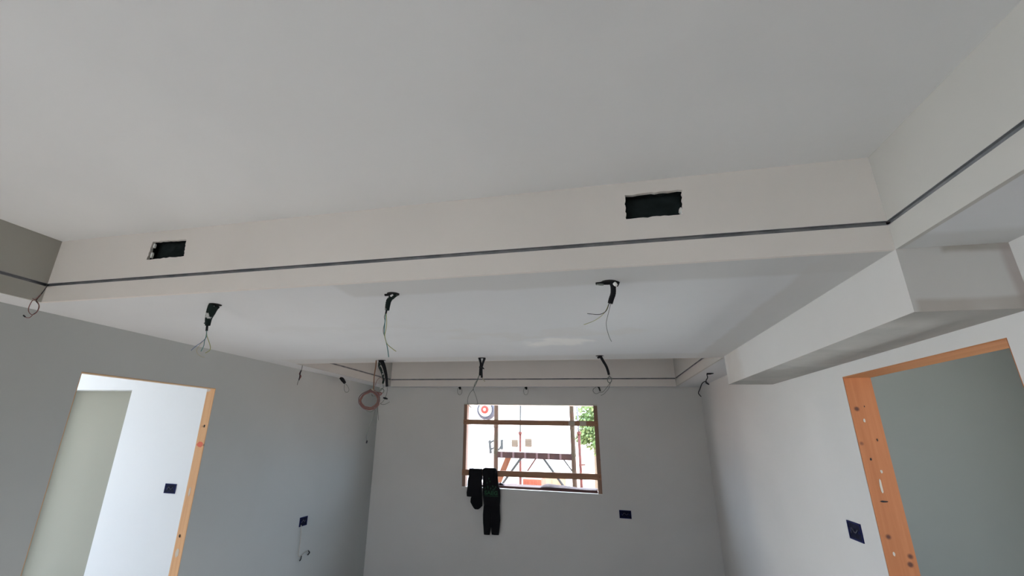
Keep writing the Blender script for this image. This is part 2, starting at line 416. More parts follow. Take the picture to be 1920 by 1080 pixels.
# metal light channels set in the slots
def channel(label, p0, p1, out):
    """U channel from p0 to p1 (on the face), recessed along -out"""
    bm = bmesh.new(); d = 0.008; t = 0.001
    p0 = Vector(p0); p1 = Vector(p1); out = Vector(out)
    def slab(o0, o1, z0, z1):
        a = p0-out*o0; b = p1-out*o1
        xs = sorted((a.x, b.x)); ys = sorted((a.y, b.y))
        box(bm, xs[0], xs[1], ys[0], ys[1], z0, z1)
    slab(d-t, d, HS-SL+.0003, HS+SL-.0003)
    slab(-0.0006, d, HS-SL+.0002, HS-SL+t+.0002)
    slab(-0.0006, d, HS+SL-t-.0002, HS+SL-.0002)
    o = link('light_channel', bm, m_alu)
    tag(o, label, 'light channel', 'recessed metal light channels')
channel('long grey metal slot channel crossing the front beam face under both cut-outs', (XTL, YF, HS), (XTR, YF, HS), (0, -1, 0))
channel('grey slot channel running along the left side of the front recess', (XTL, YN, HS), (XTL, YF, HS), (1, 0, 0))
channel('grey slot channel running along the right side of the front recess toward the camera', (XTR, YN, HS), (XTR, YF, HS), (-1, 0, 0))
channel('thin slot channel on the far recess face above the window', (XTL, Y2, HS), (XTR, Y2, HS), (0, -1, 0))
channel('thin slot channel along the left side of the far recess', (XTL, YB, HS), (XTL, Y2, HS), (1, 0, 0))
channel('short visible slot channel along the right side of the far recess', (XTR, YB, HS), (XTR, Y2, HS), (-1, 0, 0))

# boxed beam under the lowered ceiling on the right
bm = bmesh.new(); box(bm, XTR, XR, YF, YBR, HB, H2+.0)
o = struct('trim_9', bm, m_box, 'boxed-in plaster beam along the right wall with brown damp stains', 'beam')
m_under = plaster('dark_blotchy_underside', (0.50, 0.49, 0.46), DMP, blotch=0.22)  # darker, blotchier plaster colour on the downward face only
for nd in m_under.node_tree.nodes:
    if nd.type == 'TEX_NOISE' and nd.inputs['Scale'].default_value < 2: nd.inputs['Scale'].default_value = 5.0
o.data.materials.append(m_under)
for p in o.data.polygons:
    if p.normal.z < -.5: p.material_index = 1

# vent ducts behind the two cut-outs
def duct(loop, label):
    xs = [p[0] for p in loop]; zs = [p[1] for p in loop]
    x0, x1, z0, z1 = min(xs)-.004, max(xs)+.004, min(zs)-.004, max(zs)+.004
    y0, y1 = YF+BT+.0015, YF+0.14
    root = empty('air_duct', ((x0+x1)/2, y0, (z0+z1)/2), label, 'duct', 'black ducts behind the beam cut-outs')
    bm = bmesh.new(); t = .003
    box(bm, x0-t, x1+t, y1, y1+t, z0-t, z1+t)
    box(bm, x0-t, x0, y0, y1, z0-t, z1+t); box(bm, x1, x1+t, y0, y1, z0-t, z1+t)
    box(bm, x0, x1, y0, y1, z0-t, z0); box(bm, x0, x1, y0, y1, z1, z1+t)
    link('duct_shell', bm, m_duct, root)
    bm = bmesh.new()                       # closed flap just inside, crumpled
    nx, nz_ = 14, 8; g = []
    for i in range(nx+1):
        g.append([bm.verts.new((x0+(x1-x0)*i/nx, y0+.022+.006*mnoise.noise(Vector((i*.5, j*.6, x0*9))), z0+(z1-z0)*j/nz_)) for j in range(nz_+1)])
    for i in range(nx):
        for j in range(nz_): bm.faces.new((g[i][j], g[i+1][j], g[i+1][j+1], g[i][j+1]))
    o = link('duct_film', bm, m_duct, root, True)
    s = o.modifiers.new('s', 'SOLIDIFY'); s.thickness = .002
duct(RL, 'black duct behind the smaller left cut-out in the beam face')
duct(RR, 'black duct behind the larger right cut-out in the beam face')
def chip(u, v, w_, h_, parent):
    p = onY(u, v, YF); bm = bmesh.new(); n = 9
    a_ = [(w_*random.uniform(.7, 1)*math.cos(2*math.pi*k/n), h_*random.uniform(.7, 1)*math.sin(2*math.pi*k/n)) for k in range(n)]
    f = [bm.verts.new((p.x+x, YF+.004, p.z+z)) for x, z in a_]; g = [bm.verts.new((p.x+x*1.1, YF+.012, p.z+z*1.1)) for x, z in a_]
    bm.faces.new(f); bm.faces.new(g[::-1])
    for k in range(n): bm.faces.new((f[k], f[(k+1) % n], g[(k+1) % n], g[k]))
    bmesh.ops.recalc_face_normals(bm, faces=bm.faces)
    link('broken_plaster_rim', bm, m_white, parent)
ducts = [o for o in C.objects if o.name.startswith('air_duct')]
chip(1277, 393, .006, .011, ducts[1])
chip(282, 478, .005, .014, ducts[0]); chip(287, 460, .005, .010, ducts[0])

# ------------------------------------------------------------------ doorways
def jamb_marks(parent, y, xs, zs, pieces):
    for kind, (x0, x1, z0, z1) in pieces:
        bm = bmesh.new(); n = 10
        cx, cz = (x0+x1)/2, (z0+z1)/2
        vs = []; ve = []
        for k in range(n):
            a = 2*math.pi*k/n; r = random.uniform(.7, 1.0)
            vs.append(bm.verts.new((cx+(x1-x0)/2*r*math.cos(a), y-.0012, cz+(z1-z0)/2*r*math.sin(a))))
            ve.append(bm.verts.new((cx+(x1-x0)/2*r*math.cos(a), y+.0004, cz+(z1-z0)/2*r*math.sin(a))))
        bm.faces.new(vs[::-1]); bm.faces.new(ve)
        for k in range(n): bm.faces.new((vs[k], vs[(k+1) % n], ve[(k+1) % n], ve[k]))
        bmesh.ops.recalc_face_normals(bm, faces=bm.faces)
        link({'w': 'filler_smear', 'r': 'red_mark', 'd': 'dark_knot'}[kind], bm, {'w': m_filler, 'r': m_lead, 'd': m_hole}[kind], parent)
BW = 0.004
# left doorway (boards line the opening)
d1 = empty('door_1', (XL-TL/2, (DL[0]+DL[1])/2, 0), 'left doorway lined with pale orange pine boards, bright room behind', 'doorway', kind='structure')
bm = bmesh.new(); box(bm, XL-TL-.001, XL-.001, DL[1]-BW, DL[1]+.0, 0, DL[2]); link('jamb', bm, m_pine, d1)
bm = bmesh.new(); box(bm, XL-TL-.001, XL-.001, DL[0], DL[0]+BW, 0, DL[2]); link('jamb', bm, m_pine, d1)
bm = bmesh.new(); box(bm, XL-TL-.001, XL-.001, DL[0]+BW, DL[1]-BW, DL[2]-BW, DL[2]); link('lintel_board', bm, m_pineY, d1)
jamb_marks(d1, DL[1]-BW, None, None, [('r', (XL-TL+.002, XL-.003, 1.735, 1.775)), ('w', (XL-.045, XL-.03, 1.44, 1.50)), ('d', (XL-.035, XL-.02, 1.86, 1.88)), ('w', (XL-.05, XL-.02, 1.10, 1.16)), ('d', (XL-.05, XL-.035, 1.21, 1.23))])
# right doorway
d2 = empty('door_2', (XR+TR_/2, (DR[0]+DR[1])/2, 0), 'right doorway lined with orange-brown boards, grey room behind', 'doorway', kind='structure')
bm = bmesh.new(); box(bm, XR+.001, XR+TR_+.001, DR[1]-BW, DR[1], 0, DR[2]); link('jamb', bm, m_oran, d2)
bm = bmesh.new(); box(bm, XR+.001, XR+TR_+.001, DR[0], DR[0]+BW, 0, DR[2]); link('jamb', bm, m_oran, d2)
bm = bmesh.new(); box(bm, XR+.001, XR+TR_+.001, DR[0]+BW, DR[1]-BW, DR[2]-BW, DR[2]); link('lintel_board', bm, m_oranY, d2)
def rmark(kind, u0, v0, u1, v1):
    a = onY(u0, v0, DR[1]-BW); b = onY(u1, v1, DR[1]-BW)
    return (kind, (min(a.x, b.x), max(a.x, b.x), min(a.z, b.z), max(a.z, b.z)))
jamb_marks(d2, DR[1]-BW, None, None, [rmark('w', 1617, 784, 1624, 793), rmark('d', 1630, 858, 1636, 864), rmark('w', 1645, 893, 1659, 930),
    rmark('w', 1649, 880, 1656, 888), rmark('d', 1648, 938, 1668, 943), rmark('w', 1672, 1033, 1680, 1044), rmark('d', 1619, 760, 1622, 764), rmark('d', 1643, 822, 1647, 828)])

# ------------------------------------------------------------------ neighbouring rooms
m_conc0 = mat('sun_block_concrete', (0.5, 0.5, 0.48), .9)  # for the block added above the room
# room beyond the left doorway: its cross wall faces the camera side and has an opening of its own
m_adj = plaster('plaster_next_room', (0.66, 0.66, 0.66), DMP, blotch=0.03)
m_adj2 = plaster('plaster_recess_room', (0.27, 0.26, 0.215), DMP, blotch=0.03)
pe = onY(248, 731, AY1)
OPX = pe.x; OPZ = pe.z
wall_panels('wall_next_room', 'Y', AY1, AY1+0.12, AX0, XL-TL, 0, H1, [(OPX-0.95, OPX, -1, OPZ)], m_adj, 'bright white wall of the room seen through the left doorway')
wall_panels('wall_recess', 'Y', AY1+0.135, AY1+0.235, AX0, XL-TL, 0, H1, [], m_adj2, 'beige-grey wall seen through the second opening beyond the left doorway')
wall_panels('wall_next_room_front', 'Y', AY0-.12, AY0, -6.7, XL-TL, 0, H1, [], m_adj, 'near wall of the room beyond the left doorway')
wall_panels('wall_next_room_outer', 'X', AX0-0.32, AX0, AY0, YW, 0, H1, [(0.70, 2.9, 0.05, 2.3)], m_adj, 'outer wall of the room beyond the left doorway')
bm = bmesh.new(); box(bm, -6.7, 2.56, YBACK-.35, YW+TW, H1+.2, 8.2); struct('wall_added_sun_block', bm, m_conc0, 'unseen block added above the room to shade the scaffold', 'wall')  # added unseen block that keeps the sun off the scaffold
# room beyond the right doorway
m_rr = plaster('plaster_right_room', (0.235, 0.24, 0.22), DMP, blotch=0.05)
wall_panels('wall_right_room', 'Y', 2.75, 2.85, XR+TR_, 2.25, 0, H1, [], m_rr, 'grey wall seen through the right doorway')
wall_panels('wall_right_room_front', 'Y', 0.5, 0.62, XR+TR_, 2.25, 0, H1, [], m_rr, 'near wall of the corridor beyond the right doorway')
wall_panels('wall_right_room_outer', 'X', 2.25, 2.55, 0.5, YW, 0, H1, [(0.72, 1.90, 1.05, 2.35)], m_rr, 'outer wall of the space beyond the right doorway')

# ------------------------------------------------------------------ window: posts, battens, sill
win = empty('window_1', ((WX0+WX1)/2, YW, WZ0), 'open window hole in the far wall with timber posts at its sides', 'window', kind='structure')
PW = 0.034
bm = bmesh.new(); box(bm, WX0, WX0+PW, YW+.012, YW+.09, WZ0, WZ1, .002); link('side_post', bm, m_post, win)
bm = bmesh.new(); box(bm, WX1-PW-.006, WX1, YW+.012, YW+.09, WZ0, WZ1, .002); link('side_post', bm, m_post, win)
bm = bmesh.new(); box(bm, WX0, WX1, YW-.004, YW+.01, WZ1-.012, WZ1-.001, .002); link('corner_bead', bm, mat('pale_bead', (0.55, 0.56, 0.50), .6), win)
bm = bmesh.new(); box(bm, WX0, WX1, YW-.004, YW+.05, WZ0, WZ0+.008, .002); link('sill_bead', bm, mat('pale_sill', (0.72, 0.73, 0.72), .7), win)
def batten(vl, vr, thick, label, patches=()):
    a = onY(870, vl, YW); b = onY(1127, vr, YW)
    root = empty('timber_batten', ((WX0+WX1)/2, YW, (a.z+b.z)/2), label, 'batten', 'timber battens across the window')
    bm = bmesh.new(); box(bm, WX0+.002, WX1-.002, YW-.014, YW+.010, -thick/2, thick/2, .002)
    for v in bm.verts:
        t = (v.co.x-WX0)/(WX1-WX0); v.co.z += a.z*(1-t)+b.z*t
    link('board', bm, m_batten, root)
    for x0, x1 in patches:
        bm = bmesh.new(); box(bm, x0, x1, YW-.0152, YW-.0142, a.z*.25+b.z*.75-thick*.42, a.z*.25+b.z*.75+thick*.42, .0003)
        link('plaster_splash', bm, m_filler, root)
    for x in (WX0+.02, WX1-.02):
        z = a.z if x < -.7 else b.z
        bm = bmesh.new(); bmesh.ops.create_uvsphere(bm, u_segments=8, v_segments=5, radius=.006, matrix=Matrix.Translation((x, YW-.015, z)))
        link('screw', bm, mat('rusty_screw', (.30, .12, .07), .6, .3), root, True)
    return a.z, b.z
pa = onY(1066, 794, YW).x; pb = onY(1078, 794, YW).x; pc = onY(1087, 794, YW).x; pd = onY(1099, 794, YW).x
batten(791, 794.5, 0.052, 'upper brown timber batten across the window with pale smears at its right', [(pa, pb), (pc, pd)])
LBa, LBb = batten(885.5, 894.5, 0.058, 'lower brown timber batten across the window carrying the black clothes')

# folded sheet and board on the sill
bm = bmesh.new(); box(bm, WX0+.06, WX1-.045, YW+.055, YW+.30, WZ0+.001, WZ0+.030, .003)
tag(link('sill_board', bm, wood('dark_sill_board', (.06, .022, .02), (.09, .035, .03), axis='X', spots=False)), 'dark red-brown board lying along the window sill', 'board')
def loft(bm, secs, seg=20, amp=0.0, seed=0, pw=1.0):
    """secs: list of (cx, cy, z, half width, half depth)"""
    rings = []
    for i, (cx, cy, z, a, b) in enumerate(secs):
        rg = []
        for k in range(seg):
            t = 2*math.pi*k/seg; c, s = math.cos(t), math.sin(t)
            x = cx+a*math.copysign(abs(c)**pw, c); y = cy+b*math.copysign(abs(s)**pw, s)
            q = mnoise.noise(Vector((x*28+seed, y*12, z*9+seed)))*amp
            rg.append(bm.verts.new((x+q*.25, y+q, z)))
        rings.append(rg)
    for a, b in zip(rings, rings[1:]):
        for k in range(seg): bm.faces.new((a[k], a[(k+1) % seg], b[(k+1) % seg], b[k]))
    bm.faces.new(rings[0][::-1]); bm.faces.new(rings[-1])
    bmesh.ops.recalc_face_normals(bm, faces=bm.faces)
# crumpled sheet: ridge profile along x
bm = bmesh.new(); rows = []
prof = [(1015, 911), (1020, 908), (1027, 905.5), (1038, 908), (1052, 909.5), (1066, 911), (1080, 914), (1095, 918), (1108, 921), (1121, 921)]
N = len(prof)
for i, (u, v) in enumerate(prof):
    p = onY(u, v, YW+.17)
    rows.append([bm.verts.new((p.x, YW+.05+.2*j/8, WZ0+.034+max(0.002, (p.z-WZ0-.034))*math.sin(math.pi*min(1, max(0.02, j/8)))**.8+.004*mnoise.noise(Vector((i*.9, j*.8, 2))))) for j in range(9)])
for a, b in zip(rows, rows[1:]):
    for j in range(8): bm.faces.new((a[j], b[j], b[j+1], a[j+1]))
o = link('crumpled_sheet', bm, mat('mauve_grey_sheet', (.06, .038, .042), .9, col2=(.13, .105, .105), vscale=9), None, True)
s = o.modifiers.new('s', 'SOLIDIFY'); s.thickness = .006
s = o.modifiers.new('u', 'SUBSURF'); s.levels = s.render_levels = 1
tag(o, 'crumpled mauve-grey sheet lying on the right half of the window sill', 'sheet')
bm = bmesh.new()
secs = []
for i in range(8):
    t = i/7; p = onY(936+14*t, 911, YW+.10); secs.append((p.x, 0, 0, 0, 0))
tube(bm, [onY(934, 907, YW+.1), onY(940, 908, YW+.1), onY(946, 911, YW+.1)], [.012, .016, .006], seg=10)
tag(link('work_glove', bm, mat('dark_glove', (.03, .03, .04), .9, col2=(.4, .4, .42), vscale=50, thr=(.5, .56)), None, True), 'small dark crumpled cloth on the sill just right of the black clothes', 'cloth')

# ------------------------------------------------------------------ black clothes over the lower batten
def px_secs(rows, Y, dep, ylean=0.0):
    out = []
    for (v, ul, ur) in rows:
        a = onY(ul, v, Y); b = onY(ur, v, Y)
        out.append(((a.x+b.x)/2, Y, (a.z+b.z)/2, abs(b.x-a.x)/2, dep))
    return out
def cl(x, y): return 865+x/7.45, 865+y/7.45
def rows_from(lst): return [(cl(0, y)[1], cl(a, 0)[0], cl(b, 0)[0]) for y, a, b in lst]
def refine(secs, n=5):
    out = []
    for a, b in zip(secs, secs[1:]):
        for k in range(n):
            t = k/n; out.append(tuple(a[i]*(1-t)+b[i]*t for i in range(5)))
    out.append(secs[-1]); return out
YC = YW-.042
def fold(x0, x1, zc, seed):
    """cloth bent over the batten from front to back"""
    prof_ = [(-.040, -.02), (-.040, .0), (-.036, .022), (-.024, .036), (-.002, .040), (.016, .036), (.022, .015), (.024, -.03), (.026, -.07)]
    bm = bmesh.new(); nx = 14; g = []
    for i in range(nx+1):
        x = x0+(x1-x0)*i/nx
        g.append([bm.verts.new((x, YW+y+.0025*mnoise.noise(Vector((x*30+seed, j, 0))), zc+z+(.004*mnoise.noise(Vector((x*40+seed, j*.3, 5))) if j < 7 else 0)+.002)) for j, (y, z) in enumerate(prof_)])
    for i in range(nx):
        for j in range(len(prof_)-1): bm.faces.new((g[i][j], g[i+1][j], g[i+1][j+1], g[i][j+1]))
    return bm
def addfold(root, x0, x1, zc, seed):
    o = link('fold_over_batten', fold(x0, x1, zc, seed), m_cloth, root, True)
    sm_ = o.modifiers.new('s', 'SOLIDIFY'); sm_.thickness = .005; sm_.offset = 0
g1 = empty('sweatshirt', (onY(920, 880, YC).x, YC, LBa), 'black sweatshirt with green print and dangling sleeves, draped over the lower batten', 'clothing', 'black clothes on the window batten')
bm = bmesh.new(); loft(bm, refine(px_secs(rows_from([(92, 330, 470), (104, 305, 488), (150, 300, 500), (240, 298, 510), (330, 298, 522), (400, 300, 545), (470, 302, 547), (530, 305, 542), (600, 308, 538), (640, 315, 536)]), YC, .019)), 26, .010, 1, .8)
link('body', bm, m_cloth, g1, True)
bm = bmesh.new(); loft(bm, refine(px_secs(rows_from([(620, 312, 425), (740, 303, 428), (860, 305, 425), (940, 308, 412), (1000, 313, 400), (1024, 318, 396)]), YC+.004, .015)), 18, .008, 3, .8)
link('sleeve', bm, m_cloth, g1, True)
bm = bmesh.new(); loft(bm, refine(px_secs(rows_from([(620, 415, 537), (720, 418, 540), (820, 420, 545), (920, 412, 538), (990, 416, 528), (1026, 422, 522)]), YC+.003, .015)), 18, .008, 5, .8)
link('sleeve', bm, m_cloth, g1, True)
addfold(g1, onY(cl(306, 0)[0], 880, YW).x, onY(cl(490, 0)[0], 880, YW).x, LBa*.9+LBb*.1, 1)
# print: emblem of leaf-like strokes, letters and a bar, raised ink on the front
def txt(body, size, bold=0.0):
    cu = bpy.data.curves.new('t', 'FONT'); cu.body = body; cu.size = size; cu.extrude = .0006; cu.offset = bold
    cu.align_x = 'CENTER'; cu.align_y = 'CENTER'; cu.resolution_u = 3
    ob = bpy.data.objects.new('t', cu); C.objects.link(ob)
    dg = bpy.context.evaluated_depsgraph_get(); me = bpy.data.meshes.new_from_object(ob.evaluated_get(dg))
    bpy.data.objects.remove(ob); bm = bmesh.new(); bm.from_mesh(me); bpy.data.meshes.remove(me)
    bmesh.ops.rotate(bm, verts=bm.verts, matrix=Matrix.Rotation(math.pi/2, 3, 'X'))
    return bm
YP = YC-.0275
c = onY(865+415/7.45, 865+445/7.45, YP)
bm = txt('SAEG', .058, .0025); bmesh.ops.scale(bm, vec=(1.05, 1, .85), verts=bm.verts); bmesh.ops.translate(bm, vec=c, verts=bm.verts)
link('printed_letters', bm, m_print, g1)
bm = bmesh.new(); z = onY(930, 865+490/7.45, YP).z
box(bm, c.x-.07, c.x+.075, YP-.0006, YP+.0006, z-.0025, z+.0025)
z = onY(930, 865+412/7.45, YP).z; box(bm, c.x-.07, c.x+.075, YP-.0006, YP+.0006, z-.001, z+.001)
link('printed_bar', bm, m_print, g1)
bm = bmesh.new()
for (x, y, a, L_) in ((330, 375, .5, 34), (370, 360, -.2, 52), (410, 380, .2, 40), (440, 350, -.7, 40), (465, 385, .6, 38), (480, 360, 0, 30), (360, 300, .3, 30), (400, 280, -.3, 28), (385, 240, .1, 26), (445, 395, 1.2, 30)):
    p = onY(865+x/7.45, 865+y/7.45, YP); L2 = L_/7.45*.0058; 
    d = Vector((math.sin(a), 0, math.cos(a))); n_ = Vector((d.z, 0, -d.x))
    vs = [bm.verts.new(p+d*L2*s_+n_*.009*w_+Vector((0, yy, 0))) for yy in (-.0006, .0006) for s_, w_ in ((-.5, 0), (0, 1), (.5, 0), (0, -1))]
    bm.faces.new(vs[:4]); bm.faces.new(vs[4:][::-1])
    for k in range(4): bm.faces.new((vs[k], vs[(k+1) % 4], vs[4+(k+1) % 4], vs[4+k]))
bmesh.ops.recalc_face_normals(bm, faces=bm.faces)
link('printed_emblem', bm, mat('dark_green_print', (.004, .04, .018), .8), g1)
g2 = empty('folded_jacket', (onY(892, 880, YC).x, YC, LBa), 'plain black jacket without print, bunched over the batten at the window left', 'clothing', 'black clothes on the window batten')
bm = bmesh.new(); loft(bm, refine(px_secs(rows_from([(105, 125, 288), (118, 112, 290), (200, 104, 290), (280, 92, 290), (380, 84, 290), (440, 72, 292), (495, 74, 292)]), YC+.004, .016)), 22, .010, 11, .8)
link('body', bm, m_cloth, g2, True)
bm = bmesh.new(); loft(bm, refine(px_secs(rows_from([(470, 150, 292), (520, 132, 294), (575, 126, 294), (620, 148, 290), (650, 168, 262), (668, 190, 240)]), YC+.006, .015)), 20, .008, 13, .8)
link('hood', bm, m_cloth, g2, True)
addfold(g2, onY(cl(120, 0)[0], 880, YW).x, onY(cl(292, 0)[0], 880, YW).x, LBa*.98+LBb*.02, 4)

# ------------------------------------------------------------------ socket boxes
def socket(wall, pos, label, lip=False):
    """flush mounting box; wall = direction it faces"""
    x, y, z = pos
    root = empty('socket_box', pos, label, 'socket box', 'dark blue flush-mounting boxes')
    W_, H_, D_ = .112, .072, .010
    def orient(bm):
        if wall == '+X': R_ = Matrix.Rotation(math.pi/2, 3, 'Z')
        elif wall == '-X': R_ = Matrix.Rotation(-math.pi/2, 3, 'Z')
        else: R_ = Matrix.Identity(3)
        bmesh.ops.rotate(bm, verts=bm.verts, matrix=R_); bmesh.ops.translate(bm, vec=pos, verts=bm.verts)
    bm = bmesh.new(); t = .006
    box(bm, -W_/2, W_/2, -.004, .0, -H_/2, -H_/2+t); box(bm, -W_/2, W_/2, -.004, .0, H_/2-t, H_/2)
    box(bm, -W_/2, -W_/2+t, -.004, .0, -H_/2+t, H_/2-t); box(bm, W_/2-t, W_/2, -.004, .0, -H_/2+t, H_/2-t)
    orient(bm); link('rim', bm, m_bbox, root)
    bm = bmesh.new(); box(bm, -W_/2+t, W_/2-t, -.002, -.0002, -H_/2+t, H_/2-t); orient(bm); link('box_inside', bm, m_bbox2, root)
    for s_ in (-1, 1):
        bm = bmesh.new(); box(bm, s_*.036-.005, s_*.036+.005, -.0045, -.002, -.006, .006, .001); orient(bm); link('screw_lug', bm, m_bbox, root)
    bm = bmesh.new(); tube(bm, [(-.03, -.003, -.01), (-.01, -.009, .012), (.01, -.007, -.004), (.028, -.004, .01)], .0022, 6); orient(bm); link('wire_end', bm, mat('bluish_dark_wire', (.05, .055, .08), .8), root, True)
    return root
pF = onY(1172.5, 964.5, YW); socket('-Y', (pF.x, YW-.0003, pF.z), 'dark blue socket box in the far wall, below and right of the window')
pR = onX(1604.5, 996.5, XR); socket('-X', (XR-.0003, pR.y, pR.z), 'dark blue socket box in the right wall beside the orange-boarded doorway')
pL = onX(568.5, 977.5, XL); socket('+X', (XL+.0003, pL.y, pL.z), 'dark socket box in the left wall with a cable dangling below it')
pA = onY(319.5, 916, AY1); socket('-Y', (pA.x, AY1-.0003, pA.z), 'dark blue socket box on the bright wall seen through the left doorway')

# ------------------------------------------------------------------ cables
def pxr(px, P):      # radius in metres of px pixels at point P
    return px*(P-CAM).dot(fwd)/FPX
def hang(name, label, cat, anchor, group=None, plane=None):
    """things hanging from the lowered ceiling; returns root and a converter from image points to the vertical plane through the anchor"""
    A = onZ(anchor[0], anchor[1], H2) if plane is None else onY(anchor[0], anchor[1], plane)
    root = empty(name, A, label, cat, group)
    Y0 = A.y
    def cv(pts, ox=0, oy=0, s=1.0, dy=0.0, wig=0.0):
        out = []
        for i, (x, y) in enumerate(pts):
            u, v = ox+x/s, oy+y/s
            yy = Y0+dy+(wig*math.sin(i*2.1) if wig else 0)
            p = onY(u, v, yy)
            if plane is None and p.z > H2-.0008: p.z = H2-.0008
            out.append(p)
        return out
    return root, A, cv
def part(root, name, M, pts, r, seg=8, corr=0.0, sm=6):
    bm = bmesh.new(); tube(bm, pts, r, seg, sm, corr); return link(name, bm, M, root, True)
def hole_shade_disc(root, A, rx, ry=None):  # near-black disc paints the darkness of a hole onto the ceiling
    bm = bmesh.new(); ry = ry or rx
    vs = []; n = 24
    top = [bm.verts.new((A.x+rx*math.cos(2*math.pi*k/n)*random.uniform(.92, 1.06), A.y+ry*math.sin(2*math.pi*k/n), H2+.004)) for k in range(n)]
    bot = [bm.verts.new((v.co.x, v.co.y, H2-.0012)) for v in top]
    bm.faces.new(top); bm.faces.new(bot[::-1])
    for k in range(n): bm.faces.new((top[k], top[(k+1) % n], bot[(k+1) % n], bot[k]))
    bmesh.ops.recalc_face_normals(bm, faces=bm.faces)
    link('hole_shade_disc', bm, m_hole, root)
G1 = 'black cable conduits hanging from the lowered ceiling'
# 1 front left
root, A, cv = hang('cable_conduit', 'wide black taped conduit, leftmost of the front row, with four wires fanning out', 'conduit', (404, 571), G1)
q = dict(ox=340, oy=550, s=8.31); P1 = pxr(1, A)
hole_shade_disc(root, A, 11*P1, .025)
part(root, 'taped_sleeve', m_tape, cv([(530, 158), (495, 215), (458, 300), (425, 390), (410, 500)], **q), [9.5*P1, 9.2*P1, 8*P1, 6*P1, 4.4*P1], 14)
part(root, 'tape_tail', m_black, cv([(415, 480), (385, 465), (352, 466)], **q), [2.4*P1, 1.8*P1, .6*P1], 6)
part(root, 'cable_sheath', m_black, cv([(405, 490), (400, 530), (395, 585)], **q), 2*P1)
part(root, 'wire', m_blue, cv([(392, 580), (385, 690), (300, 772), (230, 820), (150, 890)], dy=.004, **q), .55*P1, 6)
part(root, 'wire', m_teal, cv([(398, 580), (382, 680), (362, 740), (348, 820), (305, 905)], dy=-.004, **q), .6*P1, 6)
part(root, 'wire', m_yg, cv([(394, 580), (398, 660), (425, 740), (452, 830), (440, 890), (375, 930)], **q), .6*P1, 6)
part(root, 'wire', m_cream, cv([(390, 580), (380, 690), (290, 800), (238, 900), (290, 972), (362, 1000)], dy=.008, **q), .55*P1, 6)
# 2 front middle
root, A, cv = hang('cable_conduit', 'bent black taped conduit in the middle of the front row with two green wires', 'conduit', (737, 551), G1)
q = dict(ox=700, oy=540, s=7.714); P1 = pxr(1, A)
hole_shade_disc(root, A, 12*P1, .025)
part(root, 'conduit', m_tape, cv([(335, 88), (280, 122), (228, 175), (208, 255), (200, 322)], **q), [4*P1, 5*P1, 5*P1, 4.6*P1, 4*P1], 12, .05)
part(root, 'conduit_stub', m_black, cv([(290, 88), (230, 92), (168, 100)], **q), [3*P1, 3.2*P1, 2.6*P1], 10)
part(root, 'plaster_lump', m_white, cv([(250, 118), (285, 96)], dy=-.012, **q), [2.0*P1, 1.6*P1], 8)
part(root, 'cable_sheath', m_black, cv([(195, 310), (186, 345), (180, 378)], **q), 1.7*P1)
part(root, 'wire', m_teal, cv([(180, 370), (172, 460), (165, 520), (160, 620), (165, 700), (185, 780), (205, 870), (222, 1000)], **q), .8*P1, 6)
part(root, 'wire', m_yg, cv([(186, 370), (192, 500), (182, 600), (166, 690), (190, 790), (240, 850), (328, 917)], dy=-.004, **q), .65*P1, 6)
part(root, 'wire', m_gw, cv([(176, 370), (158, 420), (168, 480), (148, 580), (146, 640), (160, 690)], dy=.004, **q), .7*P1, 6)
# 3 front right
root, A, cv = hang('cable_conduit', 'black corrugated conduit, rightmost of the front row, with a white blob beside it', 'conduit', (1141, 529), G1)
q = dict(ox=1050, oy=500, s=6.75); P1 = pxr(1, A)
hole_shade_disc(root, A, 15*P1, .026)
part(root, 'conduit', m_black, cv([(650, 190), (672, 255), (672, 340), (650, 410), (636, 462)], **q), [4.5*P1, 4.9*P1, 4.9*P1, 4.8*P1, 4.6*P1], 14, .06)
part(root, 'conduit_stub', m_black, cv([(650, 195), (580, 200), (520, 205), (452, 217)], **q), [4.5*P1, 4.4*P1, 4*P1, 2.6*P1], 12, .05)
part(root, 'conduit_stub', m_black, cv([(650, 200), (700, 208), (745, 225)], **q), [4.5*P1, 5.4*P1, 4.6*P1], 12, .05)
part(root, 'plaster_lump', m_white, cv([(683, 205), (705, 225), (722, 218)], dy=-.022, **q), [3.0*P1, 3.8*P1, 2.0*P1], 8)
part(root, 'stub_lining', m_gw, cv([(462, 222), (510, 226), (552, 228)], dy=-.012, **q), [1.2*P1, 2.2*P1, 1.8*P1], 8)
part(root, 'wire', m_dk, cv([(625, 455), (590, 550), (540, 592), (480, 605), (410, 601), (345, 594)], dy=-.004, **q), .65*P1, 6)
part(root, 'wire', m_yg, cv([(622, 460), (575, 565), (505, 638), (420, 690), (300, 736)], dy=.003, **q), .5*P1, 6)
part(root, 'wire', m_gw, cv([(645, 460), (612, 590), (586, 700), (592, 780), (620, 880), (652, 950)], **q), .5*P1, 6)
# 4 back left
root, A, cv = hang('cable_conduit', 'curved black conduit, leftmost of the back row, beside the red cable coil', 'conduit', (716, 675.5), G1)
q = dict(ox=520, oy=640, s=6.75); P1 = pxr(1, A)
hole_shade_disc(root, A, 8*P1, .02)
part(root, 'conduit', m_black, cv([(1315, 240), (1350, 320), (1378, 440), (1388, 572)], **q), [4*P1, 3.4*P1, 2.6*P1, 2.4*P1], 12, .06)
part(root, 'torn_conduit', m_tape, cv([(1298, 245), (1295, 320), (1322, 385), (1345, 470), (1335, 535)], **q), [2.6*P1, 2.8*P1, 2.2*P1, 2.2*P1, 1.8*P1], 10, .06)
part(root, 'wire', m_gw, cv([(1388, 560), (1392, 620), (1382, 670), (1368, 712)], **q), .5*P1, 6)
part(root, 'connector', m_black, cv([(1342, 715), (1370, 722), (1396, 730)], **q), [1.3*P1, 1.9*P1, 1*P1], 8)
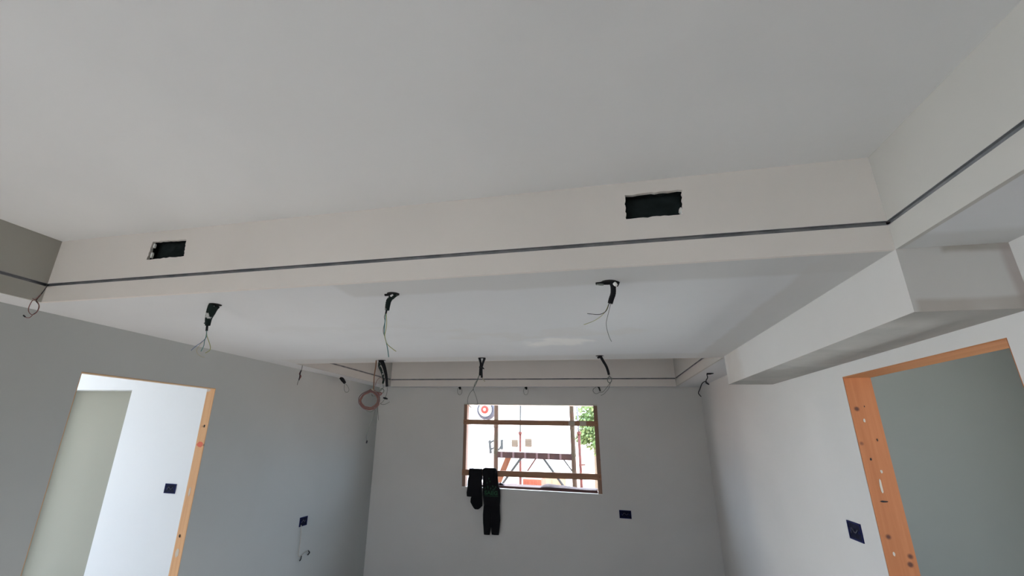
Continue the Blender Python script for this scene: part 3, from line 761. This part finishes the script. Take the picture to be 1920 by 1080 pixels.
part(root, 'wire', m_gw, cv([(1358, 730), (1335, 765), (1305, 790), (1350, 800), (1390, 785), (1422, 765)], **q), .5*P1, 6)
part(root, 'wire', m_gw, cv([(1335, 530), (1340, 590), (1310, 600), (1300, 640), (1330, 655), (1350, 625), (1330, 600), (1308, 625)], **q), .8*P1, 6)
# coil of red cable
A0 = onZ(705, 675.5, H2)
root, A, cv = hang('cable_coil', 'coil of red-brown cable hung on an orange cord beside the curved conduit', 'cable coil', (705, 676), plane=A0.y-.035)
P1 = pxr(1, A); q = dict(ox=520, oy=640, s=6.75)
part(root, 'cord', m_orcord, cv([(1250, 240), (1240, 330), (1225, 440), (1216, 605)], dy=.0, **q), .75*P1, 6)
part(root, 'cord', m_orcord, cv([(1258, 240), (1248, 330), (1230, 440), (1222, 610)], dy=.006, **q), .6*P1, 6)
for k in range(7):
    Mx = [m_red, m_brown, m_purp, m_red, m_brown, m_red, m_purp][k]
    rr = 102+5*k; pts = []
    for a in range(0, 25):
        t = 2*math.pi*a/24+.7
        dx, dy_ = rr*(1.03-.03*k % .05)*math.cos(t), rr*.97*math.sin(t)
        sq = 1-.30*max(0, -dy_/rr)**2
        pts.append((1164+dx*sq-.24*min(dy_, 0)+random.uniform(-5, 5)+(k % 3-1)*5, 738+dy_+random.uniform(-4, 4)+(k % 2)*7))
    bm = bmesh.new(); tube(bm, cv(pts, dy=.005*(k-3)-.02, **q), .85*P1, 6, 3); link('cable_loop', bm, Mx, root, True)
part(root, 'tie', m_cream, cv([(1195, 600), (1215, 625), (1240, 640)], dy=-.014, **q), 1.2*P1, 6)
part(root, 'cable_tail', m_red, cv([(1270, 640), (1300, 680), (1320, 655), (1290, 650)], dy=-.01, **q), 1.1*P1, 6)
part(root, 'inner_loop', m_gw, cv([(1195, 670), (1210, 695), (1245, 690)], **q), .7*P1, 6)
part(root, 'cable_tail', m_red, cv([(1240, 560), (1260, 500), (1300, 460), (1340, 490)], **q), .4*P1, 6)
part(root, 'thin_wire', m_gw, cv([(1120, 875), (1180, 893), (1235, 868), (1215, 950), (1172, 1050), (1145, 1130), (1128, 1200), (1130, 1255)], **q), .55*P1, 6)
part(root, 'thin_wire', m_gw, cv([(1270, 830), (1275, 900), (1280, 1000)], **q), .4*P1, 6)
part(root, 'wire_tip', m_dk, cv([(1136, 1255), (1128, 1290)], **q), 1.3*P1, 6)
# 5 back middle
root, A, cv = hang('cable_conduit', 'pair of crossed thin black conduits, middle of back row, trailing a long wire loop', 'conduit', (903.5, 671), G1)
q = dict(ox=870, oy=655, s=9.0); P1 = pxr(1, A)
hole_shade_disc(root, A, 7.5*P1, .02)
part(root, 'conduit', m_black, cv([(262, 148), (282, 240), (276, 330), (268, 440)], **q), [2.4*P1, 2*P1, 2.1*P1, 2*P1], 10, .06)
part(root, 'conduit', m_black, cv([(348, 148), (315, 240), (296, 330), (300, 478)], dy=-.01, **q), [2.4*P1, 2*P1, 2.1*P1, 1.9*P1], 10, .06)
part(root, 'tie', m_black, cv([(258, 300), (300, 305), (340, 332)], dy=-.02, **q), [1.6*P1, 2*P1, .8*P1], 6)
part(root, 'wire', m_gw, cv([(262, 440), (235, 500), (180, 580), (160, 665), (100, 740), (65, 830), (66, 915), (120, 978), (180, 975), (220, 935), (225, 880), (190, 760), (160, 670), (195, 600), (245, 490)], **q), .5*P1, 6)
part(root, 'wire', m_gw, cv([(250, 440), (205, 560), (165, 640), (155, 690)], dy=.006, **q), .5*P1, 6)
part(root, 'wire', m_cream, cv([(308, 480), (330, 515), (352, 542)], **q), .8*P1, 6)
# 6 back right
root, A, cv = hang('cable_conduit', 'slanting black conduit, rightmost of the back row, ending in a ringed wire', 'conduit', (1124, 667), G1)
q = dict(ox=1090, oy=655, s=12.0); P1 = pxr(1, A)
hole_shade_disc(root, A, 7.5*P1, .02)
part(root, 'conduit', m_black, cv([(425, 150), (490, 262), (560, 380), (600, 490), (620, 572)], **q), [2.6*P1, 2.5*P1, 2.4*P1, 2.3*P1, 2.2*P1], 12, .06)
part(root, 'conduit_stub', m_black, cv([(430, 160), (395, 180), (360, 192)], **q), [2.2*P1, 2.2*P1, 1.6*P1], 8)
ring = [(635+46*math.sin(t), 685-66*math.cos(t)) for t in [2*math.pi*k/12 for k in range(13)]]
part(root, 'wire_ring', m_teal if False else m_gw, cv(ring, **q), .75*P1, 6)
part(root, 'wire', m_gw, cv([(622, 570), (628, 600), (634, 620)], **q), .7*P1, 6)
part(root, 'wire', m_gw, cv([(650, 752), (600, 820), (545, 890), (485, 955), (420, 965)], **q), .5*P1, 6)
part(root, 'wire', m_gw, cv([(655, 752), (620, 870), (560, 950), (500, 1010), (440, 1040)], dy=.006, **q), .45*P1, 6)
# small spotlight cables in the edge soffits
G2 = 'small spotlight cable stubs in the edge strips'
root, A, cv = hang('spotlight_cable', 'short black stub with grey wire loop in the left edge strip of the far recess', 'cable', (640, 707.5), G2)
P1 = pxr(1, A); q = dict(ox=520, oy=640, s=6.75)
part(root, 'conduit', m_black, cv([(805, 460), (830, 492), (856, 528)], **q), [3.2*P1, 3.4*P1, 2.4*P1], 10, .05)
part(root, 'wire', m_gw, cv([(858, 520), (845, 590), (858, 638), (890, 642), (906, 610), (890, 570), (866, 540)], **q), .4*P1, 6)
def spot(u, label):
    root, A, cv = hang('spotlight_cable', label, 'cable', (u, 725.3), G2, plane=5.085)
    A2 = onY(u, 725.3, 5.085); P1 = pxr(1, A2)
    part(root, 'conduit', m_black, [Vector((A2.x, A2.y, H2-.0008)), A2+Vector((.003, 0, -.012)), A2+Vector((.006, 0, -.03))], [3.0*P1, 2.2*P1, 1.2*P1], 8)
    ring = [(u+4.3*math.sin(t), 733.5-7*math.cos(t)) for t in [2*math.pi*k/10 for k in range(11)]]
    part(root, 'wire', m_gw, cv(ring), .35*P1, 6)
spot(862, 'short black stub with oval wire loop above the left end of the window')
spot(986, 'short black stub with oval wire loop above the middle of the window')
root, A, cv = hang('spotlight_cable', 'bent black stub with a round grey wire loop above the right end of the window', 'cable', (1119, 724.5), G2, plane=5.085)
q = dict(ox=1090, oy=655, s=12.0); P1 = pxr(1, A)
part(root, 'conduit', m_black, cv([(315, 832), (375, 836), (398, 870), (425, 940)], **q), [.6*P1, 1.8*P1, 1.5*P1, 1.2*P1], 8)
part(root, 'wire', m_gw, cv([(330, 850), (275, 890), (264, 935), (300, 985), (350, 998), (400, 972), (430, 960)], **q), .45*P1, 6)
root, A, cv = hang('spotlight_cable', 'twisted dark wire hanging from a stub in the right edge strip near the far corner', 'cable', (1332, 699.5), G2)
P1 = pxr(1, A); q = dict(ox=1240, oy=640, s=6.75)
part(root, 'conduit', m_black, cv([(660, 400), (615, 408), (575, 412)], **q), [1*P1, 1.9*P1, 1.6*P1], 8)
part(root, 'wire', m_dk, cv([(575, 415), (585, 460), (565, 505), (603, 545), (570, 532), (555, 507), (515, 535), (490, 600), (470, 650), (485, 680), (505, 700)], **q), .8*P1, 6)
# red wires
root, A, cv = hang('hanging_wire', 'short red and black wire hanging from the lowered ceiling left of the far recess', 'wire', (566.5, 684))
P1 = pxr(1, A); q = dict(ox=540, oy=650, s=5.4)
part(root, 'wire_tip', m_gw, cv([(146, 188), (142, 215), (134, 245)], **q), .6*P1, 6)
part(root, 'wire', m_red, cv([(136, 240), (118, 275), (130, 300), (112, 330)], **q), 1.2*P1, 6)
part(root, 'wire', m_dk, cv([(134, 240), (124, 270), (118, 310), (110, 340)], dy=-.004, **q), 1.0*P1, 6)
part(root, 'wire_tip', m_gw, cv([(112, 335), (100, 360), (94, 388)], **q), .5*P1, 6)
root, A, cv = hang('hanging_wire', 'red and black wire loop dangling from the slot at the left front corner', 'wire', (88, 537), plane=YF-.006)
P1 = pxr(1, A); q = dict(ox=0, oy=360, s=3.858)
def lead(M, pts, r, dy=0.0):
    P = cv(pts, dy=-.15+dy, **q); P[0] = onY(pts[0][0]/3.858, 360+pts[0][1]/3.858, YF-.004)
    part(root, 'wire', M, P, r, 6)
lead(m_dk, [(342, 678), (305, 730), (268, 775), (262, 790), (282, 820), (270, 862), (240, 886)], .7*P1)
lead(m_red, [(338, 682), (300, 735), (255, 778), (235, 785), (210, 830), (208, 865), (232, 888), (265, 870), (284, 830), (268, 790), (235, 770)], .6*P1, -.004)
part(root, 'wire', m_red, cv([(240, 885), (215, 908), (190, 908), (174, 895)], dy=-.15, **q), .6*P1, 6)
part(root, 'wire_tip', m_dk, cv([(182, 903), (170, 892)], dy=-.151, **q), 1.1*P1, 6)
# cable below the left socket
bm = bmesh.new()
def lx(x, y): p = onX(520+x/7.71, 940+y/7.71, XL+.012); return p
A = onX(565, 985, XL+.006); root = empty('dangling_cable', A, 'thin cable dangling down the left wall from the dark socket box', 'cable')
part(root, 'cable', mat('pale_grey_cable', (.42, .40, .36), .6), [lx(345, 345), lx(335, 550), lx(312, 700), lx(312, 795), lx(350, 780), lx(395, 740), lx(445, 715)], .0035, 6)
part(root, 'cable_end', m_dk, [lx(445, 712), lx(465, 740), lx(440, 775)], .005, 6)
part(root, 'cable_end', m_dk, [lx(350, 785), lx(340, 835), lx(322, 862)], .004, 6)

# ------------------------------------------------------------------ outside the far window
m_ground = mat('pale_pink_ground', (0.50, 0.34, 0.26), .95, vary=.15, vscale=1.5)
bm = bmesh.new(); box(bm, -60, 60, YW+TW+.01, 60, -.45, -.25)
o = struct('floor_outside', bm, m_ground, 'pale dusty ground outside the window', 'ground'); o.name = 'floor_outside'
m_conc = mat('pale_terrace', (0.66, 0.65, 0.61), .9, vary=.1, vscale=2)
bm = bmesh.new(); box(bm, -40, -6.72, -30, YW+TW, -.3, -.05); struct('floor_terrace_left', bm, m_conc, 'pale terrace outside the left window', 'ground')
bm = bmesh.new(); box(bm, 2.6, 40, -30, YW+TW, -.3, -.05)
box(bm, -6.72, XL-.34, YBACK-.36, .49, -.3, -.16); box(bm, -6.72, 2.6, -30, YBACK-.36, -.3, -.05)
struct('floor_terrace_right', bm, m_conc, 'pale terrace outside the side windows', 'ground')
YS = 6.0
m_tubeg = mat('weathered_scaffold_tube', (0.045, 0.036, 0.018), .8, .0, col2=(0.06, 0.028, 0.016), vscale=9)
m_rust = mat('rusty_red_steel', (0.12, 0.028, 0.02), .7, vary=.3, vscale=20)
m_grey = mat('grey_steel', (0.045, 0.05, 0.05), .7, .0)
def pt(u, v, Y=YS): return onY(u, v, Y)
root = empty('scaffold_frame', onY(1000, 960, YS), 'brown steel scaffold frame with two uprights outside the window', 'scaffold')
def pole(root, name, M, a, b, r, Y=YS, ext=0.0):
    A_, B_ = pt(*a, Y), pt(*b, Y)
    if ext: B_ = B_+(B_-A_).normalized()*ext
    bm = bmesh.new(); tube(bm, [A_, B_], r, 12); return link(name, bm, M, root, True)
for a, b in (((933, 745), (927, 905)), ((1070.5, 745), (1078, 915))):
    A_, B_ = pt(*a), pt(*b); x = (A_.x+B_.x)/2
    bm = bmesh.new(); tube(bm, [Vector((x, YS, A_.z+.8)), Vector((x, YS, -.25))], .029, 12); link('upright', bm, m_tubeg, root, True)
    for v in (800, 850):
        z = pt(1000, v).z; bm = bmesh.new(); tube(bm, [Vector((x, YS, z-.02)), Vector((x, YS, z+.02))], .032, 10); link('coupler', bm, m_tubeg, root, True)
bm = bmesh.new(); A_, B_ = pt(930, 852), pt(1074, 856.5)
box(bm, A_.x, B_.x, YS-.02, YS+.25, A_.z-.036, A_.z+.034, .004); link('deck', bm, mat('purple_brown_deck', (.035, .015, .015), .8, col2=(.055, .024, .02), vscale=12), root)
for k in range(6):
    u = 941+22*k; x = pt(u, 854).x
    bm = bmesh.new(); box(bm, x-.012, x+.012, YS-.0225, YS-.0195, A_.z-.03, A_.z+.033, .001); link('pale_band', bm, mat('pale_band', (.16, .11, .12), .8), root)
def z3(x, y): return 920+x/10.8, 830+y/10.8
def zt(root, name, M, pts, r, Y=YS):
    bm = bmesh.new(); tube(bm, [pt(*z3(*p), Y) for p in pts], r, 10); return link(name, bm, M, root, True)
zt(root, 'diagonal_brace', m_grey, [(1440, 290), (1650, 575)], .008, 6.0)
YT = 6.45
root = empty('trestle', pt(1000, 940, YT), 'arched grey tube trestle standing under the scaffold deck', 'trestle')
ap = [pt(*z3(*p), YT) for p in [(435, 560), (590, 345), (680, 285), (860, 275), (1030, 285), (1100, 360), (1265, 590)]]
def toground(a, b): d_ = b-a; return b+d_*((-.25-b.z)/d_.z)
bm = bmesh.new(); tube(bm, [toground(ap[1], ap[0])]+ap+[toground(ap[-2], ap[-1])], .016, 10, 5); link('arched_tube', bm, m_grey, root, True)
zt(root, 'brace', m_rust, [(915, 320), (745, 575)], .0095, YT+.03)
bm = bmesh.new(); A_, B_ = pt(*z3(690, 262), YT), pt(*z3(1025, 322), YT)
box(bm, A_.x, B_.x, YT-.03, YT+.03, B_.z, A_.z, .003); link('cross_plate', bm, wood('trestle_plate', (.07, .025, .015), (.10, .04, .02), axis='X', spots=False), root)
root = empty('leaning_plank', pt(940, 900, 6.2), 'red-brown plank leaning against the scaffold deck at the left', 'plank')
bm = bmesh.new(); A_, B_ = pt(*z3(385, 225), 6.29), pt(*z3(170, 760), 6.29)
B_ = B_+(B_-A_)*((-.2-B_.z)/(B_-A_).z)
d = (B_-A_).normalized(); n_ = Vector((d.z, 0, -d.x))*.036
pv = [A_+n_, A_-n_, B_-n_, B_+n_]
v0 = [bm.verts.new(p) for p in pv]; v1 = [bm.verts.new(p+Vector((0, .03, 0))) for p in pv]
bm.faces.new(v0); bm.faces.new(v1[::-1])
for k in range(4): bm.faces.new((v0[k], v0[(k+1) % 4], v1[(k+1) % 4], v1[k]))
bmesh.ops.recalc_face_normals(bm, faces=bm.faces)
link('board', bm, wood('red_plank', (.16, .05, .02), (.22, .08, .035)), root)

# adjustable props
def prop(u0, u1, label, top, split, bot, Y, Mtop, collar=None):
    x = pt((u0+u1)/2, (top+bot)/2, Y).x
    root = empty('steel_prop', (x, Y, -.25), label, 'prop', 'adjustable props outside the window')
    zt_, zs, zb = pt(u0, top, Y).z, pt((u0+u1)/2, split, Y).z, -.25
    xt, xb = pt(u0, top, Y).x, pt(u1, bot, Y).x
    bm = bmesh.new(); tube(bm, [Vector((xt, Y, zt_)), Vector(((xt+xb)/2, Y, zs))], .012, 10); link('inner_tube', bm, Mtop, root, True)
    bm = bmesh.new(); tube(bm, [Vector(((xt+xb)/2, Y, zs)), Vector((xb, Y, zb))], .020, 10); link('outer_tube', bm, m_rust, root, True)
    bm = bmesh.new(); tube(bm, [Vector(((xt+xb)/2, Y, zs-.02)), Vector(((xt+xb)/2, Y, zs+.02))], .030, 10); link('collar', bm, m_rust, root, True)
    bm = bmesh.new(); box(bm, xb-.06, xb+.06, Y-.06, Y+.06, zb, zb+.008); link('base_plate', bm, m_rust, root)
    if collar:
        p = pt(u1, collar, Y); bm = bmesh.new(); tube(bm, [Vector((xb-.03, Y, p.z)), Vector((xb+.06, Y, p.z+.005))], .010, 8); link('pin', bm, m_rust, root, True)
prop(976, 975, 'thin rusty steel prop behind the window centre', 752, 812, 905, 7.6, m_grey)
prop(1081, 1091, 'taller steel prop with a pale upper tube near the window right', 752, 812, 905, 7.0, mat('pale_steel', (.14, .15, .17), .5, .0), 872)
# red brick stack / crates on the ground
def crate(u0, v0, u1, v1, Y, M, label, name='brick_stack', cat='bricks'):
    A_, B_ = pt(u0, v0, Y), pt(u1, v1, Y)
    bm = bmesh.new(); box(bm, A_.x, B_.x, Y, Y+.8, -.25, A_.z, .01)
    nb = 5
    for k in range(1, nb):
        x = A_.x+(B_.x-A_.x)*k/nb; box(bm, x-.01, x+.01, Y-.015, Y, -.25, A_.z-.03)
    tag(link(name, bm, M), label, cat)
crate(979, 898, 1015, 912, 9.5, mat('salmon_brick', (.32, .09, .05), .9, vary=.3, vscale=4), 'salmon-red stack of bricks low in the window view')
crate(994, 894, 1060, 899, 12.5, mat('pale_orange_mortar', (.40, .22, .14), .9, vary=.2, vscale=2), 'low pale orange wall beyond the brick stack', 'low_wall', 'wall')
crate(956, 900, 968, 914, 8.6, mat('pink_white_sack', (.60, .48, .49), .9, vary=.5, vscale=8), 'pinkish white sacks beside the brick stack', 'cement_sack', 'sack')
# white building beyond with shutters and lettered hoarding
YBL = 16.0
b = empty('neighbour_building', (pt(960, 900, YBL).x, YBL, -.25), 'white rendered house filling the window view', 'building')
xa, xb_ = pt(840, 850, YBL).x, pt(1079, 850, YBL).x
bm = bmesh.new(); box(bm, xa-6, xb_-.3, YBL, YBL+6, -.25, 7.5); link('wall', bm, mat('white_render', (.86, .86, .84), .9), b)
bm = bmesh.new(); x0 = pt(889, 800, YBL).x; box(bm, x0-.9, x0, YBL-.45, YBL, -.25, 7.2); link('corner_pilaster', bm, mat('white_render_b', (.80, .80, .82), .9), b)
for (u0, v0, u1, v1) in ((960, 824, 971, 838), (985, 822, 997, 838)):
    A_, B_ = pt(u0, v0, YBL), pt(u1, v1, YBL)
    bm = bmesh.new(); box(bm, A_.x, B_.x, YBL-.05, YBL, B_.z, A_.z)
    for k in range(1, 5):
        z = B_.z+(A_.z-B_.z)*k/5; box(bm, A_.x-.02, B_.x+.02, YBL-.07, YBL-.05, z-.012, z+.012)
    link('shutter', bm, mat('beige_shutter', (.11, .085, .06), .8), b)
# hoarding with letters
YH = 13.0
h = empty('lettered_hoarding', (pt(925, 850, YH).x, YH, -.25), 'white hoarding with large grey lower-case serif letters at the window left', 'sign')
A_, B_ = pt(893, 815, YH), pt(950, 875, YH)
bm = bmesh.new(); box(bm, A_.x, B_.x, YH, YH+.06, -.25, A_.z, .005); link('board', bm, mat('white_board', (.88, .88, .87), .8), h)
def letter(strokes, name):
    bm = bmesh.new()
    for pts, r in strokes:
        P = [pt(900+x/21.6, 800+y/21.6, YH-.02) for x, y in pts]
        tube(bm, P, r, 8, 6, squash=1.0)
    for v in bm.verts: v.co.y = YH-.012+(v.co.y-(YH-.02))*.3
    link(name, bm, mat('grey_lettering', (.03, .034, .034), .8), h, True)
letter([([(385, 580), (400, 760), (430, 1080)],   .034), ([(355, 575), (440, 572)], .018), ([(410, 670), (470, 610), (560, 570), (640, 620), (650, 740), (600, 830), (500, 885), (430, 900)], .022)], 'letter_p')
letter([([(700, 560), (690, 750), (690, 880), (740, 930), (800, 870), (850, 780)], .022), ([(880, 550), (880, 750), (880, 925)], .034), ([(840, 550), (935, 548)], .018)], 'letter_u')
letter([([(290, 600), (230, 640), (205, 690)], .022)], 'letter_fragment'); letter([([(225, 880), (260, 960), (285, 1030)], .022)], 'letter_fragment')
# round sign / dish
YD = 9.0
cD = pt(909.5, 768, YD); pr = pxr(1, cD)
r_ = empty('round_sign', cD, 'round grey dish-shaped sign with a red ring, top left in the window view', 'sign')
def disc(name, M, r0, r1, y, dz=0, bul=.0):
    bm = bmesh.new(); n = 32
    prof_ = [(r0, y), (r1*.7+r0*.3, y+.3*bul), (r1, y+bul), (r1, y+bul+.02), (r0, y+.03)]
    rings = [[bm.verts.new((cD.x+rr*math.cos(2*math.pi*k/n), yy, cD.z+dz+rr*math.sin(2*math.pi*k/n))) for k in range(n)] for rr, yy in prof_]
    for i in range(len(rings)):
        a, b2 = rings[i], rings[(i+1) % len(rings)]
        for k in range(n): bm.faces.new((a[k], a[(k+1) % n], b2[(k+1) % n], b2[k]))
    bmesh.ops.recalc_face_normals(bm, faces=bm.faces)
    link(name, bm, M, r_, True)
disc('grey_rim', mat('blue_grey_rim', (.05, .055, .075), .7), 13*pr, 18.5*pr, YD, bul=.14)
disc('white_field', mat('white_field', (.85, .84, .84), .6), 7.5*pr, 13*pr, YD-.03, bul=.05)
disc('red_ring', mat('red_ring', (.30, .025, .015), .7), 2.6*pr, 7.5*pr, YD-.05, bul=.02)
disc('white_centre', mat('white_field', (.85, .84, .84), .6), .01*pr, 2.6*pr, YD-.06, bul=.01)
bm = bmesh.new(); tube(bm, [Vector((cD.x, YD+.1, cD.z)), Vector((cD.x, YD+.1, -.25))], .03, 10); link('mast', bm, mat('white_render_b', (.80, .80, .82), .9), r_, True)
# tree at the right
YTr = 12.0
t_ = empty('leafy_tree', (pt(1105, 800, YTr).x, YTr, -.25), 'bright green tree at the right side of the window view', 'tree')
bm = bmesh.new(); tx = pt(1112, 800, YTr).x
tube(bm, [Vector((tx, YTr+.4, -.25)), Vector((tx+.05, YTr+.4, 1.6)), Vector((tx-.1, YTr+.4, 3.2))], [.09, .07, .03], 8); link('trunk', bm, mat('bark', (.16, .12, .08), .9), t_, True)
bm = bmesh.new()
cls = [(1100, 775, .34), (1108, 790, .30), (1094, 795, .24), (1112, 808, .28), (1098, 815, .22), (1090, 822, .16), (1112, 826, .24), (1120, 795, .35), (1104, 760, .3), (1118, 770, .3), (1130, 815, .3), (1125, 840, .2)]
for (u, v, rr) in cls:
    c0 = pt(u, v, YTr+random.uniform(-.2, .3))
    for k in range(150):
        dv = Vector((random.gauss(0, 1), random.gauss(0, 1), random.gauss(0, 1))).normalized()*rr*random.random()**.4
        p = c0+dv; n1 = Vector((random.gauss(0, 1), random.gauss(0, 1), random.gauss(0, 1))).normalized(); n2 = n1.orthogonal().normalized()
        n3 = n1.cross(n2); s_ = random.uniform(.035, .07)
        bm.faces.new([bm.verts.new(p+n2*s_), bm.verts.new(p+n3*s_*.5), bm.verts.new(p-n2*s_), bm.verts.new(p-n3*s_*.5)])
link('foliage', bm, mat('leaf_green', (.07, .13, .035), .8, col2=(.16, .22, .08), vscale=3), t_)
